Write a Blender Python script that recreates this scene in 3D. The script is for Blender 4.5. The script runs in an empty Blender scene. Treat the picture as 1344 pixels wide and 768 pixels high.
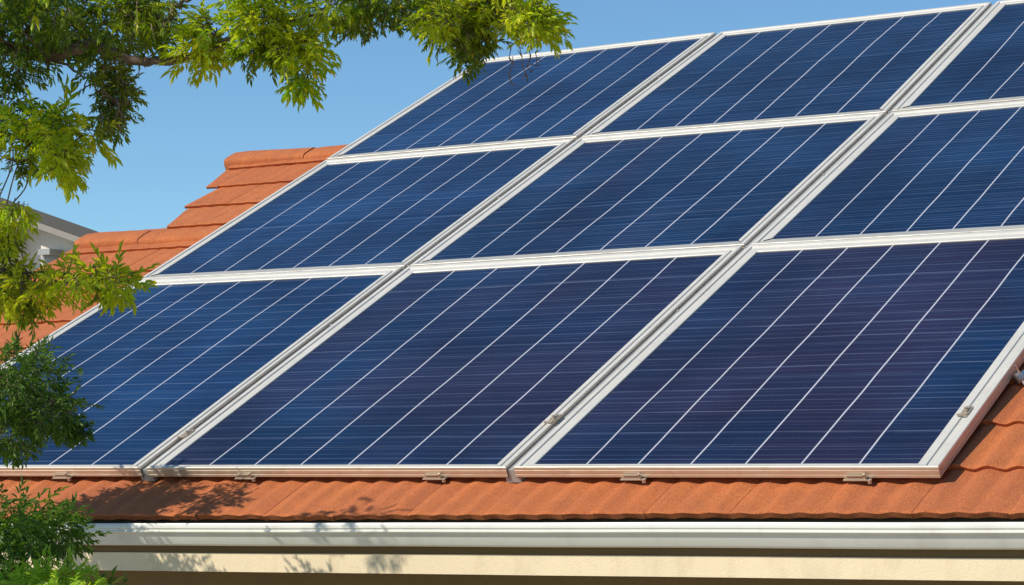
import bpy, math, random
from mathutils import Vector, Matrix, noise
random.seed(7)
S = 1.5                       # metres per design unit
# ------------------------------------------------------------------ camera
TH = 0.4681                   # roof pitch
CF, PITCH, YAW = 3021.083, 0.0769, 0.5568
C = Vector((4.9597, -4.4325, -0.0057))
sc = bpy.context.scene
cam_d = bpy.data.cameras.new('camera'); cam = bpy.data.objects.new('camera', cam_d)
sc.collection.objects.link(cam)
cam.location = C * S
cam.rotation_euler = (math.pi / 2 + PITCH, 0, YAW)
cam_d.sensor_width = 36; cam_d.lens = CF / 1344 * 36
cam_d.clip_start = .05; cam_d.clip_end = 2000
sc.camera = cam
# ------------------------------------------------------------------ sky and sun
SUN_DIR = Vector((.60, .745, -.744)).normalized()        # direction the light travels
SUN_EL = math.asin(-SUN_DIR.z)
SUN_AZ = math.atan2(-SUN_DIR.x, -SUN_DIR.y)              # clockwise from +Y
w = bpy.data.worlds.new("World"); sc.world = w; w.use_nodes = True
nt = w.node_tree; nt.nodes.clear()
sky = nt.nodes.new('ShaderNodeTexSky'); sky.sky_type = 'NISHITA'; sky.sun_disc = False
sky.sun_elevation = SUN_EL; sky.sun_rotation = SUN_AZ
sky.altitude = 1500; sky.air_density = 1.0; sky.dust_density = .05; sky.ozone_density = 2.2
bg = nt.nodes.new('ShaderNodeBackground'); bg.inputs[1].default_value = .13
wo = nt.nodes.new('ShaderNodeOutputWorld')
tint = nt.nodes.new('ShaderNodeMix'); tint.data_type = 'RGBA'; tint.blend_type = 'MULTIPLY'
tint.inputs[0].default_value = 1; tint.inputs[7].default_value = (.74, .98, 1.06, 1)
nt.links.new(sky.outputs[0], tint.inputs[6]); nt.links.new(tint.outputs[2], bg.inputs[0]); nt.links.new(bg.outputs[0], wo.inputs[0])
sd = bpy.data.lights.new('sun', 'SUN'); so = bpy.data.objects.new('sun', sd); sc.collection.objects.link(so)
sd.energy = 4.6; sd.angle = math.radians(.5); sd.color = (1, .93, .80)
so.rotation_euler = SUN_DIR.to_track_quat('-Z', 'Y').to_euler(); so.location = (-5, -8, 8)
sc.view_settings.view_transform = 'Standard'; sc.view_settings.look = 'None'
sc.view_settings.exposure = 0; sc.view_settings.gamma = 1
# ------------------------------------------------------------------ frames of reference
U = Vector((1, 0, 0)); V = Vector((0, math.cos(TH), math.sin(TH))); N = Vector((0, -math.sin(TH), math.cos(TH)))
def P(u, v, n=0.): return U * u + V * v + N * n
FW = Vector((-math.sin(YAW) * math.cos(PITCH), math.cos(YAW) * math.cos(PITCH), math.sin(PITCH)))
RT = Vector((math.cos(YAW), math.sin(YAW), 0)); UPV = RT.cross(FW)
FH = Vector((-math.sin(YAW), math.cos(YAW), 0)); Z = Vector((0, 0, 1))
def K(x, y, dep): return C + (FW + RT * ((x - 672) / CF) - UPV * ((y - 384) / CF)) * dep
NW = -(FH * math.cos(.55) + RT * math.sin(.55)); NTG = RT * math.cos(.55) - FH * math.sin(.55)
def KV(x, y, dist):           # point on the neighbour's wall plane
    d = FW * CF + RT * (x - 672) - UPV * (y - 384)
    o = FH * dist - RT * (dist * 600 / CF)
    return C + d * (o.dot(NW) / d.dot(NW))
# ------------------------------------------------------------------ object helpers
def tag(o, label=None, cat=None, group=None, kind=None):
    if label: o['label'] = label
    if cat: o['category'] = cat
    if group: o['group'] = group
    if kind: o['kind'] = kind
    return o
def empty(name, loc, label=None, cat=None, group=None):
    o = bpy.data.objects.new(name, None); sc.collection.objects.link(o)
    o.location = Vector(loc) * S; o.empty_display_size = .1
    return tag(o, label, cat, group)
def wloc(o):
    v = Vector((0, 0, 0))
    while o: v += o.location; o = o.parent
    return v
class MB:
    def __init__(s): s.v = []; s.f = []; s.uv = []; s.hasuv = False
    def face(s, pts, uvs=None):
        b = len(s.v); s.v += [Vector(p) for p in pts]; s.f.append(list(range(b, b + len(pts))))
        s.uv.append(uvs)
        if uvs: s.hasuv = True
    def box(s, o, a, b, c):   # corner o, edges a b c
        o, a, b, c = map(Vector, (o, a, b, c))
        q = [o, o + a, o + a + b, o + b, o + c, o + a + c, o + a + b + c, o + b + c]
        k = len(s.v); s.v += q
        if a.cross(b).dot(c) < 0: F = [(0, 1, 2, 3), (7, 6, 5, 4), (4, 5, 1, 0), (5, 6, 2, 1), (6, 7, 3, 2), (7, 4, 0, 3)]
        else: F = [(3, 2, 1, 0), (4, 5, 6, 7), (0, 1, 5, 4), (1, 2, 6, 5), (2, 3, 7, 6), (3, 0, 4, 7)]
        for f in F: s.f.append([k + i for i in f]); s.uv.append(None)
    def strip(s, rows, close=False):   # rows of equal-length point lists, shared verts
        k = len(s.v); m = len(rows[0])
        for r in rows: s.v += [Vector(p) for p in r]
        for i in range(len(rows) - 1):
            for j in range(m if close else m - 1):
                j2 = (j + 1) % m
                s.f.append([k + i * m + j, k + i * m + j2, k + (i + 1) * m + j2, k + (i + 1) * m + j]); s.uv.append(None)
    def tube(s, pts, rad, seg=7, cap=True):
        pts = [Vector(p) for p in pts]
        if not hasattr(rad, '__len__'): rad = [rad] * len(pts)
        rows = []; n = None
        for i, p in enumerate(pts):
            t = (pts[min(i + 1, len(pts) - 1)] - pts[max(i - 1, 0)]).normalized()
            if n is None: n = t.orthogonal().normalized()
            n = (n - t * n.dot(t)).normalized(); b = t.cross(n)
            rows.append([p + (n * math.cos(a) + b * math.sin(a)) * rad[i] for a in [2 * math.pi * k / seg for k in range(seg)]])
        k = len(s.v); s.strip(rows, True)
        if cap:
            s.f.append([k + j for j in range(seg)][::-1]); s.uv.append(None)
            e = k + (len(rows) - 1) * seg
            s.f.append([e + j for j in range(seg)]); s.uv.append(None)
    def build(s, name, mat, parent=None, smooth=False, angle=None):
        me = bpy.data.meshes.new(name)
        off = wloc(parent) if parent else Vector((0, 0, 0))
        base = off
        if not parent and s.v:
            lo = Vector((min(q.x for q in s.v), min(q.y for q in s.v), min(q.z for q in s.v)))
            hi = Vector((max(q.x for q in s.v), max(q.y for q in s.v), max(q.z for q in s.v)))
            base = Vector(((lo.x + hi.x) / 2, (lo.y + hi.y) / 2, lo.z)) * S
        me.from_pydata([tuple(q * S - base) for q in s.v], [], s.f)
        if s.hasuv:
            L = me.uv_layers.new(name='UVMap'); i = 0
            for f, uv in zip(s.f, s.uv):
                for j in range(len(f)):
                    L.data[i].uv = uv[j] if uv else (0, 0); i += 1
        me.materials.append(mat)
        if smooth:
            for p in me.polygons: p.use_smooth = True
            if angle: me.set_sharp_from_angle(angle=math.radians(angle))
        me.validate(); me.update()
        o = bpy.data.objects.new(name, me); sc.collection.objects.link(o)
        if parent: o.parent = parent
        else: o.location = base
        return o
# ------------------------------------------------------------------ materials
class NT:
    def __init__(s, name):
        s.m = bpy.data.materials.new(name); s.m.use_nodes = True; s.t = s.m.node_tree; s.t.nodes.clear()
        s.out = s.n('ShaderNodeOutputMaterial')
    def n(s, typ, **kw):
        d = s.t.nodes.new(typ)
        for k, v in kw.items(): setattr(d, k, v)
        return d
    def l(s, a, b): s.t.links.new(a, b)
    def val(s, d, i, v):
        if hasattr(v, 'is_linked') or hasattr(v, 'links'): s.l(v, d.inputs[i])
        else: d.inputs[i].default_value = v
    def math(s, op, a, b=0., c=0.):
        d = s.n('ShaderNodeMath', operation=op); s.val(d, 0, a); s.val(d, 1, b); s.val(d, 2, c); return d.outputs[0]
    def mix(s, f, a, b, typ='MIX'):
        d = s.n('ShaderNodeMix', data_type='RGBA', blend_type=typ); s.val(d, 0, f)
        s.val(d, 6, a if hasattr(a, 'links') else (*a, 1) if len(a) == 3 else a)
        s.val(d, 7, b if hasattr(b, 'links') else (*b, 1) if len(b) == 3 else b); return d.outputs[2]
    def noise(s, vec, scale, detail=3, rough=.55, out='Fac', dist=0.):
        d = s.n('ShaderNodeTexNoise'); s.val(d, 'Vector', vec) if vec is not None else None
        d.inputs['Scale'].default_value = scale; d.inputs['Detail'].default_value = detail
        d.inputs['Roughness'].default_value = rough; d.inputs['Distortion'].default_value = dist
        return d.outputs[out]
    def ramp(s, f, lo, hi, a=0., b=1.):
        d = s.n('ShaderNodeMapRange'); s.val(d, 0, f); s.val(d, 1, lo); s.val(d, 2, hi); s.val(d, 3, a); s.val(d, 4, b)
        return d.outputs[0]
    def obj(s): return s.n('ShaderNodeTexCoord').outputs['Object']
    def scale(s, vec, sc_):
        d = s.n('ShaderNodeVectorMath', operation='MULTIPLY'); s.l(vec, d.inputs[0]); d.inputs[1].default_value = sc_; return d.outputs[0]
    def bump(s, h, strength=.3, dist=.01):
        d = s.n('ShaderNodeBump'); s.l(h, d.inputs['Height']); d.inputs['Strength'].default_value = strength
        d.inputs['Distance'].default_value = dist; return d.outputs[0]
    def pbr(s, col, rough=.6, metal=0., normal=None, **kw):
        d = s.n('ShaderNodeBsdfPrincipled')
        s.val(d, 'Base Color', col if hasattr(col, 'links') else (*col, 1)); s.val(d, 'Roughness', rough); s.val(d, 'Metallic', metal)
        if normal is not None: s.l(normal, d.inputs['Normal'])
        for k, v in kw.items(): s.val(d, k.replace('_', ' '), v)
        s.l(d.outputs[0], s.out.inputs[0]); return s.m

def mat_paint(name, col, rough=.5, var=.12, scale=6, bump=.05, grain=200, dirt=None, dirt_amt=.3):
    t = NT(name); o = t.obj()
    n1 = t.noise(o, scale, 4); g = t.noise(o, grain, 2)
    c = t.mix(n1, [x * (1 - var) for x in col], [min(1, x * (1 + var)) for x in col])
    if dirt:
        d = t.ramp(t.noise(t.scale(o, (1, 1, .5)), scale * 2.3, 6, .7), .5, .75, 0, dirt_amt); c = t.mix(d, c, dirt)
    return t.pbr(c, rough, 0, t.bump(g, bump, .004))

def mat_metal(name, col, rough=.4, metal=.6, stain=.25, stain_col=(.33, .24, .15)):
    t = NT(name); o = t.obj()
    n1 = t.noise(o, 3.5, 4); n2 = t.noise(o, 17, 6, .7)
    c = t.mix(n1, [x * .88 for x in col], [min(1, x * 1.1) for x in col])
    c = t.mix(t.ramp(n2, .52, .78, 0, stain), c, stain_col)
    r = t.ramp(t.noise(o, 9, 3), .3, .7, rough * .8, rough * 1.25)
    return t.pbr(c, r, metal, t.bump(n2, .06, .003))
M = {}
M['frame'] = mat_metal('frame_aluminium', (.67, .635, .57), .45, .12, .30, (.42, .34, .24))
M['frame_shaded'] = mat_metal('lower_frame_shaded', (.50, .48, .43), .45, .15, .30, (.34, .28, .19))  # greyer copy of the frame, foot member's shading painted into the colour
M['frame_face'] = mat_metal('frame_edge_aluminium', (.72, .62, .50), .42, .7, .35, (.36, .22, .14))
M['rail'] = mat_metal('rail_grey', (.40, .40, .39), .6, .2, .35, (.26, .2, .13))
M['clip'] = mat_metal('clip_metal', (.50, .42, .33), .4, .5, .5)
M['steel'] = mat_metal('galvanised', (.55, .62, .72), .25, .9, .35, (.3, .15, .08))
M['back'] = mat_paint('backsheet', (.25, .25, .25), .8)
M['gutter'] = mat_paint('gutter_white_paint', (.73, .715, .65), .35, .05, 3, .02, 60, (.45, .41, .33), .4)
M['fascia'] = mat_paint('fascia_cream_render', (.80, .655, .44), .85, .10, 5, .35, 190, (.50, .38, .24), .4)
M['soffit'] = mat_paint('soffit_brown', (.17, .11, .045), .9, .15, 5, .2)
M['shade_filler'] = mat_paint('eave_shade_dark', (.05, .035, .02), .9, .2, 5, .2)
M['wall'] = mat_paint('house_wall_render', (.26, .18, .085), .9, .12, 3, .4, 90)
M['nwall'] = mat_paint('neighbour_wall_render', (.78, .70, .60), .9, .08, 2, .5, 60, (.4, .33, .26), .3)
M['nroof'] = mat_paint('neighbour_roof_metal', (.060, .057, .054), .7, .15, 3, .1)
M['nsoffit'] = mat_paint('neighbour_soffit', (.28, .25, .22), .8, .1, 3, .1)
M['glass_dark'] = NT('window_glass').pbr((.03, .04, .05), .06)
M['vent'] = mat_paint('vent_grey', (.34, .34, .33), .5, .2, 12, .1)
def mat_tile():
    t = NT('terracotta_tile'); o = t.obj(); geo = t.n('ShaderNodeNewGeometry')
    rp = geo.outputs['Random Per Island']
    big = t.noise(o, 1.3, 4); mid = t.noise(o, 9, 5, .65); fine = t.noise(o, 230, 2, .7); grit = t.noise(o, 70, 4, .85)
    c = t.mix(t.ramp(big, .35, .65), (.60, .145, .028), (.50, .130, .040))
    c = t.mix(t.ramp(rp, 0, 1, 0, .55), c, (.64, .185, .042))
    c = t.mix(t.ramp(mid, .40, .7, 0, .55), c, (.36, .095, .032))
    c = t.mix(t.ramp(grit, .40, .62, 0, .42), c, (.72, .25, .08))
    stk = t.noise(t.scale(o, (26, 1.2, 1.2)), 1.0, 4, .6)
    c = t.mix(t.ramp(stk, .45, .72, 0, .38), c, (.33, .085, .036))
    lich = t.ramp(t.noise(o, 38, 5, .75), .60, .74, 0, .4); c = t.mix(lich, c, (.34, .13, .07))
    c = t.mix(t.ramp(fine, .48, .68, 0, .75), c, (.27, .075, .035))
    h = t.math('ADD', fine, t.math('MULTIPLY', mid, 1.2))
    return t.pbr(c, .88, 0, t.bump(h, .9, .005))
M['tile'] = mat_tile()
def mat_bark():
    t = NT('bark'); o = t.obj()
    n1 = t.noise(t.scale(o, (1, 1, .25)), 30, 6, .7)
    c = t.mix(t.ramp(n1, .3, .7), (.07, .045, .03), (.26, .19, .14))
    return t.pbr(c, .9, 0, t.bump(n1, .8, .01))
M['bark'] = mat_bark()
def mat_leaf(name, a, b, c_, tr=.45):
    t = NT(name); geo = t.n('ShaderNodeNewGeometry'); rp = geo.outputs['Random Per Island']
    o = t.obj(); big = t.noise(o, 2.2, 3)
    col = t.mix(t.ramp(rp, .0, .8), a, b); col = t.mix(t.ramp(rp, .82, .97), col, c_)
    col = t.mix(t.ramp(big, .4, .65, 0, .5), col, c_)
    p = t.n('ShaderNodeBsdfPrincipled'); t.l(col, p.inputs['Base Color']); p.inputs['Roughness'].default_value = .5
    tl = t.n('ShaderNodeBsdfTranslucent')
    tc = t.mix(1., col, (1.5, 1.45, .5), 'MULTIPLY'); t.l(tc, tl.inputs[0])
    mx = t.n('ShaderNodeMixShader'); mx.inputs[0].default_value = tr
    t.l(p.outputs[0], mx.inputs[1]); t.l(tl.outputs[0], mx.inputs[2]); t.l(mx.outputs[0], t.out.inputs[0])
    return t.m
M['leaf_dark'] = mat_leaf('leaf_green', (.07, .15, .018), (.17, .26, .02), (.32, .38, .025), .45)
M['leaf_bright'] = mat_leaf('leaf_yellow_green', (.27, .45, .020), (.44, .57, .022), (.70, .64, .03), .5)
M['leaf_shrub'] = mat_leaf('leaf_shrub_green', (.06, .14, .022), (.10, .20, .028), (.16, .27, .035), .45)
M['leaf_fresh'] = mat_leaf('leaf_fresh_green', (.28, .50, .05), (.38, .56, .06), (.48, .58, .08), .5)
def mat_grass():
    t = NT('pale_gravel'); o = t.obj(); n1 = t.noise(o, 3, 6); n2 = t.noise(o, 60, 3)
    c = t.mix(n1, (.50, .42, .30), (.42, .35, .25)); c = t.mix(t.ramp(n2, .4, .7, 0, .4), c, (.36, .30, .21))
    return t.pbr(c, .95, 0, t.bump(n2, .6, .03))
M['grass'] = mat_grass()

def mat_cells(k, purple, seed, dense):
    """polycrystalline cell strips behind glass; uv = (0..1 across, metres up the slope)"""
    t = NT('photovoltaic_cells')
    uv = t.n('ShaderNodeUVMap').outputs[0]; sp = t.n('ShaderNodeSeparateXYZ'); t.l(uv, sp.inputs[0])
    u, v = sp.outputs[0], sp.outputs[1]
    cmb = t.n('ShaderNodeCombineXYZ'); t.l(u, cmb.inputs[0]); t.l(v, cmb.inputs[1]); cmb.inputs[2].default_value = seed * 3.7
    vec = cmb.outputs[0]
    wob = t.math('MULTIPLY', t.math('SUBTRACT', t.noise(t.scale(vec, (2, 2.2, 1)), 1.0, 2), .5), .010)
    u7 = t.math('MULTIPLY', t.math('ADD', u, wob), 7.0)
    idx = t.math('FLOOR', u7); fr = t.math('FRACT', u7)
    dline = t.math('MINIMUM', fr, t.math('SUBTRACT', 1.0, fr))
    edge = t.math('MULTIPLY', t.math('GREATER_THAN', u, .03), t.math('LESS_THAN', u, .97))
    white = t.math('MULTIPLY', t.ramp(dline, .008, .021, 1, 0), edge)
    # strip-wise tint
    wn = t.n('ShaderNodeTexWhiteNoise', noise_dimensions='2D')
    ci = t.n('ShaderNodeCombineXYZ'); t.l(idx, ci.inputs[0]); ci.inputs[1].default_value = seed * 1.31
    t.l(ci.outputs[0], wn.inputs['Vector'])
    low = t.noise(t.scale(vec, (1.3, 1.5, 1)), 1.0, 3, .5)
    pf = t.math('ADD', t.math('MULTIPLY', wn.outputs[0], .62), t.math('MULTIPLY', t.math('SUBTRACT', low, .5), 1.9))
    pf = t.ramp(pf, .75 - purple, 1.35 - purple, 0, .7)
    blue = t.mix(t.ramp(t.noise(t.scale(vec, (3, 2.5, 1)), 1.0, 4), .35, .65), (.004, .014, .054), (.007, .029, .092))
    sky_lf = 1.45 if k[0] == 0 else (1.0 + .05 * k[1])  # sky reflection painted as brighter blue, left column and upper rows
    blue = t.mix(1., blue, (sky_lf * .9, sky_lf * 1.08, sky_lf), 'MULTIPLY')
    base = t.mix(pf, blue, (.036, .018, .044))
    # brushed streaks across the strip
    st = t.noise(t.scale(vec, (.7, 85 if dense else 110, 1)), 1.0, 4, .7)
    st2 = t.noise(t.scale(vec, (1.4, 34, 1)), 1.0, 3, .6)
    base = t.mix(t.ramp(st, .38, .72, 0, .42 if dense else .35), base, (.014, .038, .102) if dense else (.014, .038, .105))
    base = t.mix(t.ramp(st2, .45, .70, 0, .3), base, (.005, .011, .045))
    # thin silver fingers, irregularly spaced and slightly wavy
    vw = t.math('ADD', v, t.math('MULTIPLY', t.math('SUBTRACT', t.noise(t.scale(vec, (2.2, 1.5, 1)), 1.0, 2), .5), .009))
    vj = t.math('ADD', vw, t.math('MULTIPLY', t.math('SUBTRACT', t.noise(t.scale(vec, (0, 9, 1)), 1.0, 2), .5), .10))
    def lines(period, wd, amt, sd):
        x = t.math('FRACT', t.math('DIVIDE', vj, period)); d = t.math('ABSOLUTE', t.math('SUBTRACT', x, .5))
        m = t.ramp(d, wd * .5, wd, amt, 0)
        g = t.noise(t.scale(vec, (5, 16, 1)), sd, 2)
        return t.math('MULTIPLY', m, t.ramp(g, .36, .6, .45, 1))
    f1 = lines(.064, .030, .22 if dense else .30, 1.0); f2 = lines((.0270 if k[1] == 2 else .0205) if dense else .0240, .10, .34 if dense else .18, 1.7)
    base = t.mix(f1, base, (.34, .40, .55)); base = t.mix(f2, base, (.16, .24, .42))
    sky_blot = t.noise(t.scale(vec, (1.1, 1.3, 1)), 1.9, 2, .5)  # broad patches painting uneven sky reflection into the cell colour
    base = t.mix(1., base, t.mix(t.ramp(sky_blot, .3, .7), (.58, .56, .58), (1.0, 1.06, 1.06)), 'MULTIPLY')
    col = t.mix(white, base, (.56, .56, .62))
    # dust film: fine speckles, and a slightly dirtier foot
    du = t.noise(t.scale(vec, (130, 130, 1)), 1.0, 2, .8)
    col = t.mix(t.ramp(du, .62, .80, 0, .12), col, (.35, .33, .32))
    wav = t.noise(t.scale(vec, (2.5, 14, 1)), 1.0, 3)
    h = t.math('ADD', t.math('MULTIPLY', wav, .7), t.math('MULTIPLY', st, .12))
    rough = t.ramp(low, .3, .7, .10, .2)
    return t.pbr(col, rough, 0, t.bump(h, .10, .006), IOR=1.32)

# ------------------------------------------------------------------ ground
g = MB(); GZ = -2.3
g.face([(-400, -400, GZ), (400, -400, GZ), (400, 400, GZ), (-400, 400, GZ)])
tag(g.build('ground', M['grass']), kind='structure')

# ------------------------------------------------------------------ the tiled house
house = empty('tiled_house', (2, 1.5, GZ), 'house with orange terracotta tile roof, white gutter and cream fascia, carrying the solar panels', 'house')
NT0 = -.0475                               # trough level of the tiles below the panel plane
def eave_v(u): return -.199 + .0285 * (u - .753)
PER = .2 / 3; TW = .2; EXPO = .2085
def wave(u):
    x = (u / PER) % 1.0
    f_ = min(1, max(.22, (u + .1) * 4))      # flatter tiles at the far verge
    return .0072 * f_ * (0.5 - 0.5 * math.cos(2 * math.pi * (x ** .75))) 
def left_edge(v):
    if v < 1.86: return -.665 + .02 * v
    if v < 2.68: return -.335 - .30 * (v - 1.98)
    return .12
def cap_v(v): return 1.855 if v < 1.855 else (2.675 if v < 2.675 else 9)
def tile_course(mb, k, v0, v1, rnd):
    """one course: v0/v1 functions of u giving lower and upper line"""
    vm = (v0(2) + v1(2)) / 2
    u0 = left_edge(vm + .02) + rnd.uniform(-.012, .012); u1 = 7.0
    i0 = math.floor(u0 / TW)
    for i in range(i0, int(u1 / TW) + 1):
        a = max(u0, i * TW) + .0002; b = (i + 1) * TW - .0002
        if b - a < .03: continue
        dn = rnd.uniform(0, .0009); dv = rnd.uniform(-.0025, .0025); tilt = rnd.uniform(-.0006, .0006)
        m = max(3, int((b - a) / .0083)); cols = [a + (b - a) * j / m for j in range(m + 1)]
        rows = []
        def lvl(u, t):   # t 0 at the lower edge, 1 under the next course
            q = (u * 1.0 + k * .013)
            return NT0 + wave(u) * (.40 + .60 * min(1, t) if k == 0 else 1) + dn + .0105 * (1 - t) + tilt * (u - a) / TW
        th = .016 if k == 0 else .011
        if i == i0:
            ul = min(b - .02, left_edge(min(v0(b), cap_v(vm))) + (u0 - left_edge(vm + .02)))
            cols = [ul + (b - ul) * q / m for q in range(m + 1)]
        rows.append([P(u, v0(u) + dv + .004, lvl(u, 0) - th) for u in cols])
        rows.append([P(u, v0(u) + dv + .001 * math.sin(u * 90), lvl(u, 0) - .0025) for u in cols])
        rows.append([P(u, v0(u) + dv + .003, lvl(u, 0)) for u in cols])
        for t in (.08, .3, .55, .8, 1.08):
            vv = v0(b) + (v1(b) - v0(b)) * t; ua = a
            if i == i0: ua = min(b - .02, left_edge(min(vv, cap_v(vm))) + (u0 - left_edge(vm + .02)))
            rows.append([P(u2, v0(u2) + (v1(u2) - v0(u2)) * t, lvl(u2, t)) for u2 in [ua + (b - ua) * q / m for q in range(m + 1)]])
        mb.strip(rows)
        # side edges
        for cc, sgn in ((0, 1), (-1, -1)):
            pr = [r[cc] for r in rows[2:]]; lo = [p - N * (.012) for p in pr]
            mb.strip([pr, lo] if sgn > 0 else [lo, pr])
rnd = random.Random(3); mb = MB()
course_v = [eave_v] + [(lambda u, c=.07 + EXPO * k: c) for k in range(18)]
for k in range(len(course_v) - 1):
    if course_v[k](2) > 3.5: break
    tile_course(mb, k, course_v[k], course_v[k + 1], rnd)
roof = mb.build('roof', M['tile'], house, True, 40)
# underlay deck right below the tiles
mb = MB()
def slab(u0, u1, va, vb, n0, n1):
    mb.box(P(u0, va, n1), P(u1 - u0, 0, 0), P(0, vb - va, 0), N * (n0 - n1))
slab(-.60, 7.0, -.05, 1.83, -.066, -.10); slab(-.30, 7.0, 1.831, 2.65, -.066, -.10); slab(.16, 7.0, 2.651, 3.50, -.066, -.10)
mb.build('roof_deck', M['soffit'], roof)
# ridge caps (half-round, in overlapping pieces)
def ridge_cap(name, u0, u1, v, n, r, piece, seed):
    rd = random.Random(seed); u = u0; out = MB()
    while u < u1 - .02:
        L = min(piece * rd.uniform(.85, 1.1), u1 - u); rows = []
        dz = rd.uniform(-.003, .003)
        for j in range(7):
            x = u + L * j / 6; rr = r * (1.06 - .10 * j / 6) if j else r * 1.0
            ring = []
            for q in range(13):
                a = math.pi * (-.08 + 1.16 * q / 12)
                sg = math.sin(a); cg = math.cos(a)
                ring.append(P(x, v - rr * 1.15 * (abs(cg) ** .45) * (1 if cg > 0 else -1), n + dz + .003 * math.sin(x * 9) + rr * .82 * (abs(sg) ** .45) * (1 if sg > 0 else -1)))
            rows.append(ring)
        rows = [[p + (sum(rows[0], Vector()) / 13 - p) * .9 for p in rows[0]], [p + (sum(rows[0], Vector()) / 13 - p) * .12 for p in rows[0]]] + rows + \
               [[p + (sum(rows[-1], Vector()) / 13 - p) * .12 for p in rows[-1]]]
        out.strip(rows); u += L + .003
    return out.build(name, M['tile'], roof, True, 50)
ridge_cap('ridge_cap', -.62, .07, 1.835, -.054, .044, .33, 1)
ridge_cap('ridge_cap', -.54, 0.07, 2.655, -.054, .044, .34, 2)
ridge_cap('ridge_cap', .15, 7.0, 3.50, -.07, .05, .30, 4)
# rear slope, so the house has a back
mb = MB()
rz = P(0, 3.5, -.08)
mb.face([(.15, rz.y, rz.z), (7, rz.y, rz.z), (7, rz.y + 3.2, rz.z - 1.6), (.15, rz.y + 3.2, rz.z - 1.6)])
r2 = P(0, 2.72, -.08)
mb.face([(-.62, r2.y, r2.z), (.149, r2.y, r2.z), (.149, r2.y + 3.6, r2.z - 1.55), (-.62, r2.y + 3.6, r2.z - 1.55)])
mb.build('rear_roof', M['tile'], house)
# eave frame: s along, d outwards, z up
E0 = P(.753, eave_v(.753), NT0 - .004)
ED = (U + V * .0285).normalized(); EO = Vector((ED.y, -ED.x, 0)).normalized()
def G(s, d, z): return E0 + ED * (s - .753) + EO * (d - .012) + Z * z
def extrude(name, prof, s0, s1, mat, parent, seg=60, closed=False, wob=0., smooth=False):
    m_ = MB(); rows = []
    for i in range(seg + 1):
        s = s0 + (s1 - s0) * i / seg
        w_ = wob * noise.noise(Vector((s * 1.7, 3.1, 0)))
        rows.append([G(s, d, z + w_) for d, z in prof])
    m_.strip(rows, closed)
    if closed:
        m_.face(rows[0]); m_.face(rows[-1][::-1])
    return m_.build(name, mat, parent, smooth, 35)
gp = [(.006, -.022), (.006, -.0575), (.024, -.0585), (.029, -.0565), (.031, -.054), (.038, -.0405), (.0435, -.030), (.049, -.0275),
      (.051, -.0255), (.051, -.0235), (.0485, -.0215), (.0485, -.0185), (.051, -.0165), (.051, -.0095), (.049, -.0052), (.045, -.0044), (.042, -.0058),
      (.042, -.0092), (.046, -.0097), (.046, -.026), (.0415, -.0295), (.028, -.053), (.022, -.0555), (.009, -.0545), (.009, -.022)]
gut = extrude('gutter', gp, -2.4, 7.1, M['gutter'], house, 80, True, .0015, True)
extrude('eave_shade_filler', [(-.012, .012), (-.020, .012), (-.020, -.0220), (-.012, -.0220)], -2.4, 7.1, M['shade_filler'], house, 40, True)  # closes the eave gap; near-black colour paints the shade under the tile edge
extrude('gutter_shade_board', [(.0055, -.0225), (-.03, -.0225), (-.03, -.0755), (.0055, -.0755)], -2.4, 7.1, M['soffit'], house, 40, True)  # added board; its brown paints the gutter's shade on the fascia top
extrude('fascia', [(.008, -.0760), (-.03, -.0760), (-.03, -.120), (.008, -.120)], -2.4, 7.1, M['fascia'], house, 40, True, .001)
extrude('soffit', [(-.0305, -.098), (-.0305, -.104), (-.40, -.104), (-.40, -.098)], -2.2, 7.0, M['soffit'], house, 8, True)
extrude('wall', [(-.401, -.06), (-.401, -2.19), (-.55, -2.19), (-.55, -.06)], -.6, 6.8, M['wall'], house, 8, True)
mb = MB()
q = G(-.6, -.551, 0)
mb.box((q.x, q.y, GZ), (0.12, 0, 0), (0, 5.6, 0), (0, 0, 2.05)); mb.box((6.7, q.y, GZ), (.12, 0, 0), (0, 5.6, 0), (0, 0, 2.05))
mb.box((q.x, q.y + 5.6, GZ), (7.3, 0, 0), (0, .12, 0), (0, 0, 2.05))
mb.build('rear_wall', M['wall'], house)
mb = MB()     # gable infill on the left side, under the verge
def gable(u, vs):
    pts = [P(u, v, -.101) for v in vs]
    mb.face([(u, pts[0].y, -.25)] + pts + [(u, pts[-1].y, -.25)])
gable(-.55, [.1, 1.88]); gable(-.2, [1.6, 2.6]); gable(.3, [2.4, 3.45])
mb.build('gable_wall', M['wall'], house)

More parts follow.
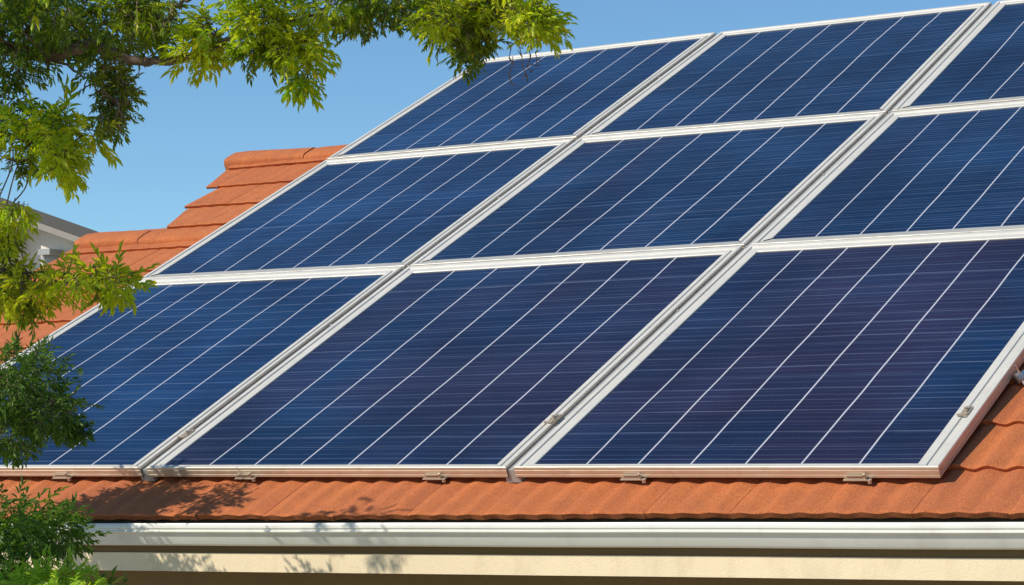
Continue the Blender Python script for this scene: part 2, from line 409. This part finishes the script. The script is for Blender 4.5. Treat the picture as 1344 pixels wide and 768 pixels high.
# ------------------------------------------------------------------ solar panels
LAT = {(0, 0): (-.005, 0), (0, 1): (.038, 1.345), (0, 2): (.047, 2.458), (0, 3): (.053, 3.611),
       (1, 0): (1.108, 0), (1, 1): (1.093, 1.327), (1, 2): (1.098, 2.456), (1, 3): (1.101, 3.623),
       (2, 0): (2.193, 0), (2, 1): (2.207, 1.342), (2, 2): (2.218, 2.437), (2, 3): (2.183, 3.618),
       (3, 0): (3.219, .0), (3, 1): (3.222, 1.339), (3, 2): (3.222, 2.445), (3, 3): (3.222, 3.614)}
FH_ = .026
def solar_panel(i, j, label):
    a, b, c, d = [Vector(LAT[k]) for k in ((i, j), (i + 1, j), (i + 1, j + 1), (i, j + 1))]
    W = ((b - a).length + (c - d).length) / 2; H = ((d - a).length + (c - b).length) / 2
    gl = 0 if i == 0 else .0105; gr = 0 if i == 2 else .0105; gb = 0 if j == 0 else .004; gt = 0 if j == 2 else .004
    def Q(l, r, bt, tp):   # corners of the inset quad
        s0, s1, t0, t1 = (gl + l) / W, 1 - (gr + r) / W, (gb + bt) / H, 1 - (gt + tp) / H
        f = lambda s, t: a * (1 - s) * (1 - t) + b * s * (1 - t) + c * s * t + d * (1 - s) * t
        return [f(s0, t0), f(s1, t0), f(s1, t1), f(s0, t1)]
    rd = random.Random(i * 10 + j)
    dn = rd.uniform(-.001, .001)
    wl, wr, wb, wt = .046, .034 if i < 2 else .050, (.017 if j == 0 else .040), .052
    base = a + (b - a) / 2
    root = empty('solar_panel', P(base.x, base.y, -FH_), label, 'solar panel', 'solar panels mounted in three rows on the tiled roof')
    foot = MB()
    def ring(prof, low=None):
        m = MB(); rows = []
        for t, ab, n in prof:
            q4 = Q(wl * t + ab, wr * t + ab, wb * t + ab, wt * t + ab)
            rows.append([P(x.x, x.y, n + dn) for x in q4])
        # unshared vertices per side keep mitres crisp
        for s in range(4):
            rr = rows
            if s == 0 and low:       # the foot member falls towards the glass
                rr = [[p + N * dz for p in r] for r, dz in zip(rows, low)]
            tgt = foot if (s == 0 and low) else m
            tgt.strip([[r[s], r[(s + 1) % 4]] for r in rr])
        return m
    top = [(0, .0006, -.0012), (0, .0018, 0), (.30, 0, 0), (.34, 0, -.0035), (.56, 0, -.0035), (.60, 0, -.0004), (.97, 0, -.0010), (1, 0, -.0022), (1, 0, -.006)]
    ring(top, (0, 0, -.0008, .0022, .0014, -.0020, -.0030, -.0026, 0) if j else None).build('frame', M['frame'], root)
    if j: foot.build('lower_frame', M['frame_shaded'], root)
    side = [(0, .004, -FH_), (0, .0, -FH_ + .0006), (0, 0, -.0195), (0, .0016, -.0188), (0, .0016, -.0170), (0, 0, -.0163), (0, 0, -.0090), (0, .0012, -.0084), (0, .0012, -.0068), (0, 0, -.0062), (0, .0006, -.0012)]
    fs = ring(side)
    bq = Q(.004, .004, .004, .004); fs.face([P(x.x, x.y, -FH_ + dn) for x in bq][::-1])
    fs.build('frame_edge', M['frame_face'], root)
    # glass with cells, uv in (0..1, metres)
    gq = Q(wl + .0001, wr + .0001, wb + .0001, wt + .0001); m = MB()
    m.face([P(x.x, x.y, -.0045 + dn) for x in gq], [(0, 0), (1, 0), (1, H), (0, H)])
    purple = {(0, 0): -.10, (1, 0): .85, (2, 0): .80, (0, 1): -.1, (1, 1): .45, (2, 1): .25, (0, 2): -.08, (1, 2): .0, (2, 2): .06}[(i, j)]
    m.build('solar_cells', mat_cells((i, j), purple, i * 3 + j + 1, j > 0), root)
    # end clips under the front edge of the lowest row
    if j == 0:
        for cu in {0: (.80,), 1: (1.40, 1.955), 2: (2.48, 3.01)}[i]:
            k = MB(); w_ = .050
            k.box(P(cu, -.0045, -FH_ - .001), P(w_, 0, 0), P(0, .004, 0), N * .0055)
            k.box(P(cu - .003, -.008, -FH_ - .0025), P(w_ + .012, 0, 0), P(0, .010, 0), N * .0018)
            k.box(P(cu + .004, -.006, -FH_ + .0065), P(w_ - .012, 0, 0), P(0, .0055, 0), N * .0028)
            k.tube([P(cu + w_ - .004, -.002, -FH_ - .004), P(cu + w_ - .004, -.006, -FH_ + .013)], .0028, 8)
            k.tube([P(cu + w_ + .008, -.010, -FH_ - .006), P(cu + w_ + .008, -.010, -FH_ + .002)], .0045, 6)
            k.build('clip', M['clip'], root)
    return root
desc = {(0, 0): 'blue solar panel at the left end of the lowest row, beside the dark hanging foliage',
        (1, 0): 'dark violet blue solar panel in the middle of the lowest row, just above the gutter',
        (2, 0): 'dark solar panel at the right end of the lowest row, its side frame exposed',
        (0, 1): 'bright blue solar panel in the middle row, next to the stepped orange tiles',
        (1, 1): 'central solar panel, surrounded by other panels on all four sides',
        (2, 1): 'solar panel of the middle row cut off by the right edge of the photo',
        (0, 2): 'top row solar panel partly covered by the overhanging leafy branch',
        (1, 2): 'middle solar panel of the top row, seen against the sky',
        (2, 2): 'top row solar panel in the upper right corner, cut off by the photo'}
for j in range(3):
    for i in range(3): solar_panel(i, j, desc[(i, j)])
# rails in the two column gaps, and mid clamps holding two panels at once
for i, lb in ((1, 'grey mounting rail in the gap between the left and middle panel columns'), (2, 'grey mounting rail in the gap between the middle and right panel columns')):
    pts = [LAT[(i, j)] for j in range(4)]; m = MB(); rows = []
    base = P(pts[0][0], pts[0][1], -.04)
    rt = empty('mounting_rail', base, lb, 'mounting rail', 'mounting rails under the panels')
    for q, (u, v) in enumerate(pts):
        v += (.004, 0, 0, -.01)[q]
        rows.append([P(u + du, v, n) for du, n in ((-.020, -.0405), (-.020, -.029), (-.0092, -.029), (-.0092, -.0075), (-.0070, -.0065), (-.0060, -.0085), (.0060, -.0085), (.0070, -.0065), (.0092, -.0075), (.0092, -.029), (.020, -.029), (.020, -.0405))])
    m.strip(rows, True); m.face(rows[0]); m.build('rail_bar', M['rail'], rt)
    for v in (.9, 1.339, 1.9, 2.447, 3.1):
        u = None
        for q in range(3):
            if pts[q][1] <= v <= pts[q + 1][1]:
                t = (v - pts[q][1]) / (pts[q + 1][1] - pts[q][1]); u = pts[q][0] * (1 - t) + pts[q + 1][0] * t
        m = MB(); m.tube([P(u, v, -.0086), P(u, v, -.0035)], .0048, 6); m.build('bolt', M['rail'], rt)
def clamp(u, v, label, kind=0):
    m = MB(); L = .036
    rt = empty('panel_clamp', P(u, v, 0), label, 'clamp', 'clamps on the panel frames')
    m.box(P(u - .010, v, .0012), P(.018, 0, 0), P(0, L, 0), N * .002)
    m.box(P(u - .008, v + .006, .0032), P(.011, 0, 0), P(0, L * .6, 0), N * .0025)
    m.build('plate', M['clip'], rt)
    k = MB(); k.tube([P(u - .003, v + L * .45, .0057), P(u - .003, v + L * .45, .0095)], .004, 6)
    k.build('bolt', M['clip'], rt)
    k = MB(); k.tube([P(u + .006, v - .006, .003), P(u - .014, v - .010, .005)], .003, 6); k.build('pin', M['clip'], rt)
clamp(2.180, .235, 'small pale clamp on the frame between the two darker lowest panels')
clamp(1.112, .175, 'small brown stained clamp on the frame above the shaded gutter end')
clamp(3.195, .245, 'small pale clamp on the exposed right side frame of the lowest row')
# conduit at the far right
cr = empty('conduit', P(3.235, .49, -.038), 'bluish metal conduit end with rusty fittings lying on the tiles right of the panels', 'conduit')
m = MB(); p0 = P(3.238, .485, -.024)
dirc = (U * .55 + V * .8 + N * .05).normalized()
m.tube([p0 + dirc * t for t in (.0, .02, .04, .06, .3, .7)], [.008, .0115, .0105, .012, .012, .012], 12)
m.build('pipe', M['steel'], cr)
m = MB()
m.tube([p0 - dirc * .012, p0 + dirc * .004], .0125, 8); m.tube([p0 + N * .01, p0 - dirc * .004 + N * .03 - U * .004], .003, 6)
m.tube([p0, p0 + U * .018 - V * .02 - N * .012, p0 + U * .035 - V * .026 - N * .014], [.005, .004, .005], 6)
m.tube([p0 + dirc * .03 + N * .012, p0 + dirc * .03 + N * .022], .005, 6)
m.build('fitting', mat_metal('rusty_fitting', (.55, .5, .48), .3, .8, .8, (.35, .13, .05)), cr)

# ------------------------------------------------------------------ neighbouring building
D = 14.
nb = empty('neighbour_house', (KV(60, 600, D).x, KV(60, 600, D).y, GZ), 'beige rendered house with dark grey sloping roof edge behind the tiled roof', 'house')
def rake(x): return 264.5 + (x - 27) * .355
def toz(v, z): return Vector((v.x, v.y, z))
B = FH  # backwards
m = MB()
xa, xb, xm = 35, 420, -420
wt_ = lambda x: KV(x, rake(x) + 12, D)
m.face([toz(wt_(xa), GZ), toz(wt_(xb), GZ), wt_(xb), wt_(xa)])
m.face([toz(wt_(xb), GZ), toz(wt_(xb), GZ) + B * 5, wt_(xb) + B * 5, wt_(xb)])
fb = NW * .15        # bay standing forward on the left
pa, pb = wt_(xm) + fb, wt_(xa) + fb
m.face([toz(pa, GZ), toz(pb, GZ), pb, pa]); m.face([toz(pb, GZ), toz(wt_(xa), GZ), wt_(xa), pb])
m.face([toz(pa, GZ) + B * 5, toz(pa, GZ), pa, pa + B * 5])
m.build('wall', M['nwall'], nb)
m = MB()
def rl(x, dy=0): return KV(x, rake(x) + dy, D)
fo = NW * .17
for (x0, x1, dy0, dy1, off, dep, mat, nm) in ((xm, 450, 0, 13, fo, 6, M['nroof'], 'roof'), ):
    a, b = rl(x0, dy0) + off, rl(x1, dy0) + off; a2, b2 = rl(x0, dy1) + off, rl(x1, dy1) + off
    k = MB(); k.box(a2, b2 - a2, B * dep - Z * .5, a - a2); k.build(nm, mat, nb)
a2, b2 = rl(xm, 13.2) + fo * .97, rl(440, 13.2) + fo * .97; a3 = rl(xm, 21) + fo * .97
k = MB(); k.box(a3, b2 - a2, B * .06, a2 - a3); k.box(rl(xm, 14) + fo * .9, b2 - a2, B * 1.0, (a2 - a3) * -.1); k.build('soffit', M['nsoffit'], nb)
# wall vent
m = MB(); vc = KV(72, 341, D) + NW * .01; rows = []
for q in range(7):
    a = q / 6 * math.pi / 2; r_ = .075 * math.cos(a); h_ = .075 * math.sin(a)
    rows.append([vc + NW * (h_ * 1.1) + NTG * (r_ * math.cos(t)) + Z * (r_ * .8 * math.sin(t)) for t in [2 * math.pi * z / 16 for z in range(16)]])
m.strip(rows[::-1], True); m.build('wall_vent', M['vent'], nb, True)
m = MB(); m.box(KV(69, 337, D) + NW * .13, NTG * .095, -NW * .12, Z * .035); m.build('vent_hood', M['vent'], nb)

# ------------------------------------------------------------------ trees
def leaflet(mb, base, d, nrm, L, wd):
    """narrow pointed leaflet folded along its midrib"""
    d = d.normalized(); side = d.cross(nrm)
    if side.length < 1e-4: side = d.orthogonal()
    side.normalize(); nn = side.cross(d).normalized()
    k = len(mb.v); fold = nn * (-wd * .35); dr = nn * (-L * .10)
    mb.v += [base, base + d * L * .28 + side * wd * .42 - fold, base + d * L * .6 + side * wd * .38 - fold + dr * .3, base + d * L + dr,
             base + d * L * .6 - side * wd * .38 - fold + dr * .3, base + d * L * .28 - side * wd * .42 - fold, base + d * L * .5 + dr * .2]
    for f in ((0, 1, 6), (1, 2, 6), (2, 3, 6), (3, 4, 6), (4, 5, 6), (5, 0, 6)):
        mb.f.append([k + q for q in f]); mb.uv.append(None)
def rv(rd):
    while True:
        v = Vector((rd.uniform(-1, 1), rd.uniform(-1, 1), rd.uniform(-1, 1)))
        if .05 < v.length < 1: return v.normalized()
def tuft(mb, rd, c, d, L, nleaf, droop, stem):
    """a twig end: leaflets set alternately along a short stem, fanning at its tip"""
    d = (d + Vector((0, 0, -droop))).normalized(); nrm = (Z * 1.0 + rv(rd) * .8).normalized()
    stemL = L * rd.uniform(1.2, 2.0)
    for q in range(nleaf):
        t = q / max(1, nleaf - 1); s = 1 if q % 2 else -1
        side = d.cross(nrm).normalized()
        base = c + d * stemL * t + rv(rd) * L * .05
        ang = (1 - t) * rd.uniform(.9, 1.25) + t * rd.uniform(.1, .5)
        dd = (d * math.cos(ang) + side * math.sin(ang) * s + rv(rd) * .22 + Vector((0, 0, -.12))).normalized()
        LL = L * rd.uniform(.75, 1.15) * (1 - .25 * abs(t - .6))
        leaflet(mb, base, dd, (nrm + rv(rd) * .35).normalized(), LL, LL * rd.uniform(.29, .41))
    stem.append((c - d * L * .6, c + d * stemL))
def crown(masses, seed, hole=.22):
    """masses: (px, py, rx, ry, depth, thick, tufts, leaf length, droop, material, outward bias)"""
    rd = random.Random(seed); buckets = {}; stems = []
    for (x, y, rx, ry, dep, th, n, L, droop, mat) in masses:
        mb_ = buckets.setdefault(mat, MB()); n = int(n * 1.05); cen = K(x, y, dep); done = 0; tries = 0
        ux = RT * (rx / CF * dep); uy = UPV * (ry / CF * dep); uz = FW * th
        while done < n and tries < n * 12:
            tries += 1
            q = rv(rd) * (rd.random() ** .42)
            p = cen + ux * q.x + uy * q.y + uz * q.z
            if noise.noise(p * 7.5 + Vector((seed, 0, 0))) < -hole * rd.uniform(.1, 1): continue
            out = (ux.normalized() * q.x + uy.normalized() * q.y + uz.normalized() * q.z)
            tuft(mb_, rd, p, out * 1.1 + rv(rd) * .7, L * rd.choice((.55, .7, .8, .95, 1.15)), rd.choice((7, 8, 9, 11)), droop, stems); done += 1
    return buckets, stems
def curve(pts, n=8, jit=0., rd=None):
    """Catmull-Rom through pts"""
    out = []; p = [pts[0]] + pts + [pts[-1]]
    for i in range(1, len(p) - 2):
        for q in range(n):
            t = q / n; a, b, c_, d = p[i - 1], p[i], p[i + 1], p[i + 2]
            v = .5 * ((2 * b) + (c_ - a) * t + (2 * a - 5 * b + 4 * c_ - d) * t * t + (3 * b - a - 3 * c_ + d) * t ** 3)
            if rd and jit: v = v + rv(rd) * jit
            out.append(v)
    out.append(pts[-1]); return out
rd = random.Random(11)
tree = empty('tree', toz(K(-520, 600, 4.3), GZ), 'leafy tree reaching in from the left, yellow green leaves over sky and panels', 'tree')
tb = toz(K(-520, 600, 4.3), GZ)
trunk_pts = [tb, tb + Vector((.03, 0, .6)), K(-500, 560, 4.3), K(-460, 250, 4.3), K(-420, -40, 4.25), K(-430, -380, 4.2)]
tp = curve(trunk_pts, 6, .006, rd); m = MB(); m.tube(tp, [.11 - .075 * i / (len(tp) - 1) for i in range(len(tp))], 14); m.build('trunk', M['bark'], tree, True)
def limb(pts, r0, r1, nm='limb', jit=.004):
    c_ = curve(pts, 7, jit, rd); m_ = MB(); m_.tube(c_, [r0 + (r1 - r0) * (i / (len(c_) - 1)) ** .8 for i in range(len(c_))], 8)
    return c_, m_
limbs = []
def add_limb(pts, r0, r1):
    c_, m_ = limb(pts, r0, r1); m_.build('limb', M['bark'], tree, True); limbs.extend(c_)
add_limb([K(-430, -20, 4.25), K(-200, 40, 4.1), K(-20, 58, 3.95), K(55, 74, 3.9), K(120, 62, 3.86), K(170, 76, 3.85), K(228, 79, 3.8), K(280, 62, 3.76), K(350, 36, 3.7), K(420, 20, 3.66)], .017, .0028)
add_limb([K(-430, -250, 4.2), K(-100, -150, 3.9), K(250, -90, 3.7), K(480, -45, 3.6), K(640, 0, 3.55), K(720, 22, 3.5)], .03, .003)
add_limb([K(-20, -180, 3.85), K(120, -60, 3.8), K(205, 28, 3.78), K(232, 8, 3.76), K(260, -12, 3.74)], .009, .003)
add_limb([K(-440, 200, 4.3), K(-200, 150, 4.1), K(-30, 170, 3.95), K(60, 190, 3.9), K(105, 215, 3.88)], .010, .003)
add_limb([K(-470, 330, 4.3), K(-220, 330, 4.15), K(-30, 350, 4.05), K(60, 360, 4.0), K(150, 365, 3.95)], .009, .003)
add_limb([K(-480, 420, 4.3), K(-200, 450, 4.8), K(-40, 480, 5.0), K(60, 520, 5.05), K(110, 560, 5.05)], .012, .003)
add_limb([K(60, 74, 3.9), K(110, 100, 3.88), K(150, 130, 3.86), K(160, 175, 3.85)], .0028, .001)
add_limb([K(560, -25, 3.58), K(600, 30, 3.56), K(620, 70, 3.55)], .005, .002)
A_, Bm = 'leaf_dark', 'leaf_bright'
masses = [
    # top left dark canopy with a lighter skin
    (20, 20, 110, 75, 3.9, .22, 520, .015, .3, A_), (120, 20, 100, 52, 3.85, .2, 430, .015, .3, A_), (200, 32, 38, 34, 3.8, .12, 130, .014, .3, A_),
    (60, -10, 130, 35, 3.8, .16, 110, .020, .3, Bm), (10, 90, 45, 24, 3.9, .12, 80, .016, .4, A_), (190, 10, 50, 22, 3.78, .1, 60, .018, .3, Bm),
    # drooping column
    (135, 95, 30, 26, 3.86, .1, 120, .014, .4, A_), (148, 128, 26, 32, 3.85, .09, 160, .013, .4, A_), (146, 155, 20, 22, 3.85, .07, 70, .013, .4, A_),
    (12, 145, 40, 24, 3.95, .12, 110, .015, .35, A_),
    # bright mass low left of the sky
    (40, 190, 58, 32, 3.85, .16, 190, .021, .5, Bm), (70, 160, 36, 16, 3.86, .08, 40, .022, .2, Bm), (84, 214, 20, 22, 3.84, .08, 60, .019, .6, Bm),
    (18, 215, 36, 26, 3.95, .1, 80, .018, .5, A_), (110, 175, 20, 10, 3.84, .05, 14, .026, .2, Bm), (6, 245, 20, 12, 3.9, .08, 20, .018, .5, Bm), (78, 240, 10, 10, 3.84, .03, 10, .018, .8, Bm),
    # yellow green middle bough
    (262, 66, 32, 20, 3.75, .08, 70, .018, .4, Bm), (300, 38, 42, 26, 3.75, .1, 130, .016, .3, Bm), (345, 40, 52, 34, 3.7, .12, 230, .016, .35, Bm),
    (392, 66, 34, 28, 3.68, .1, 120, .018, .4, Bm), (402, 100, 17, 16, 3.68, .06, 36, .019, .6, Bm), (340, 72, 56, 16, 3.72, .08, 80, .016, .4, A_),
    (330, 8, 60, 22, 3.72, .1, 80, .016, .3, Bm), (388, 108, 8, 8, 3.68, .03, 8, .018, .6, Bm),
    # right bough above the panels
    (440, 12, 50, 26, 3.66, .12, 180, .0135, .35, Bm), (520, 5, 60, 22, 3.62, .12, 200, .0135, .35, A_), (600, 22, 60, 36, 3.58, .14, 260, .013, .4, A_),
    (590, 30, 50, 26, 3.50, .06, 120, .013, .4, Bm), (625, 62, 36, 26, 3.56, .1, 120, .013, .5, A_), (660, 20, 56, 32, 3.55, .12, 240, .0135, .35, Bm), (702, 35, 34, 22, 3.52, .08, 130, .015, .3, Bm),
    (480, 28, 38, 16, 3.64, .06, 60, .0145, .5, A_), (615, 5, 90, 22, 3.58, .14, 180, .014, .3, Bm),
    # hanging spray over the tiles
    (2, 355, 26, 30, 4.1, .12, 80, .018, .4, A_), (30, 380, 44, 18, 4.0, .12, 90, .020, .4, Bm), (100, 368, 44, 14, 3.95, .1, 90, .019, .25, Bm),
    (150, 368, 28, 15, 3.93, .07, 70, .020, .25, Bm), (142, 388, 14, 12, 3.95, .05, 18, .018, .6, A_), (36, 402, 20, 26, 4.0, .06, 34, .018, .8, A_), (3, 310, 14, 20, 3.95, .06, 22, .02, .5, Bm), (3, 395, 18, 24, 4.0, .06, 30, .018, .7, Bm),
    (6, 275, 22, 22, 3.95, .07, 50, .019, .7, Bm), (28, 262, 16, 16, 3.9, .05, 24, .018, .9, Bm), (2, 318, 22, 24, 4.0, .06, 50, .018, .7, A_),
    # dark lower spray
    (20, 500, 66, 44, 5.0, .22, 480, .018, .2, 'leaf_shrub'), (75, 538, 50, 32, 5.0, .18, 280, .017, .25, 'leaf_shrub'), (15, 570, 44, 28, 5.0, .16, 180, .017, .3, 'leaf_shrub'), (112, 560, 26, 14, 5.0, .1, 100, .016, .3, 'leaf_shrub'), (92, 500, 20, 14, 5.0, .1, 50, .016, .2, 'leaf_shrub'),
    # boughs outside the frame, which shade the gutter end
    (-165, 485, 95, 55, 5.35, .15, 400, .028, .3, A_), (-190, 405, 110, 75, 5.5, .12, 620, .030, .3, A_), (-70, 385, 45, 42, 5.4, .08, 90, .028, .3, A_), (-330, 520, 150, 130, 4.8, .3, 260, .03, .3, A_),
    (-130, 200, 60, 60, 4.95, .12, 34, .028, .4, A_),
    (-560, -150, 200, 120, 3.9, .25, 240, .032, .3, A_), (-520, 80, 190, 200, 3.95, .3, 420, .032, .3, A_), (-680, -480, 240, 200, 3.6, .35, 420, .032, .3, A_), (150, -190, 240, 60, 3.5, .2, 150, .026, .3, A_), (520, -110, 160, 40, 3.5, .2, 120, .022, .3, A_),
]
buckets, stems = crown(masses, 5)
for k_, mb_ in buckets.items(): mb_.build('crown', M[k_], tree)
m = MB()
for a, b in stems:
    best = None
    if rd.random() < .45: m.tube([a, b], [.0011, .0006], 3, False)
    if rd.random() < .05:
        q = min(limbs, key=lambda z: (z - a).length)
        if (q - a).length < .35: 
            mid = (q + a) / 2 + rv(rd) * .02; m.tube(curve([q, mid, a], 4), .0012, 4, False)
# bare hanging twiglets over the upper left panel
for x, y in ((672, 84), (690, 82), (700, 78), (712, 70)):
    a = K(x - 6, y - 30, 3.54); pts = [a]
    for q in range(5): pts.append(pts[-1] + Vector((rd.uniform(-.008, .008), 0, -rd.uniform(.009, .016))))
    m.tube(pts, .0007, 4, False)
    for q in pts[1:]: m.tube([q, q + rv(rd) * .012], [.0012, .0005], 4, False)
m.build('twigs', M['bark'], tree)

# shrub at the lower left
sb = toz(K(-60, 900, 4.7), GZ)
shrub = empty('shrub', sb, 'dense feathery shrub with fresh light tips in the lower left corner below the gutter end', 'shrub')
for q, (x, y) in enumerate(((20, 700), (-60, 690), (70, 760), (-10, 760), (90, 720))):
    c_, m_ = limb([sb + Vector((rd.uniform(-.1, .1), rd.uniform(-.1, .1), 0)), K(x - 40, y + 500, 4.7), K(x, y, 4.65)], .016, .003); m_.build('stem', M['bark'], shrub, True)
ms = [(20, 690, 78, 34, 4.7, .2, 260, .020, .25, 'leaf_shrub'), (70, 700, 46, 26, 4.65, .14, 110, .020, .2, 'leaf_shrub'), (-10, 740, 80, 50, 4.7, .22, 240, .021, .2, 'leaf_shrub'),
      (75, 764, 46, 16, 4.5, .10, 110, .020, -.2, 'leaf_fresh'), (128, 772, 26, 10, 4.5, .08, 36, .019, -.2, 'leaf_fresh'), (10, 780, 50, 26, 4.5, .12, 70, .024, 0., 'leaf_fresh'),
      (60, 850, 130, 80, 4.7, .4, 300, .03, .2, 'leaf_shrub'), (20, 1100, 200, 220, 4.7, .6, 500, .04, .2, 'leaf_shrub')]
bk, st_ = crown(ms, 9, .3)
for k_, mb_ in bk.items(): mb_.build('crown', M[k_], shrub)
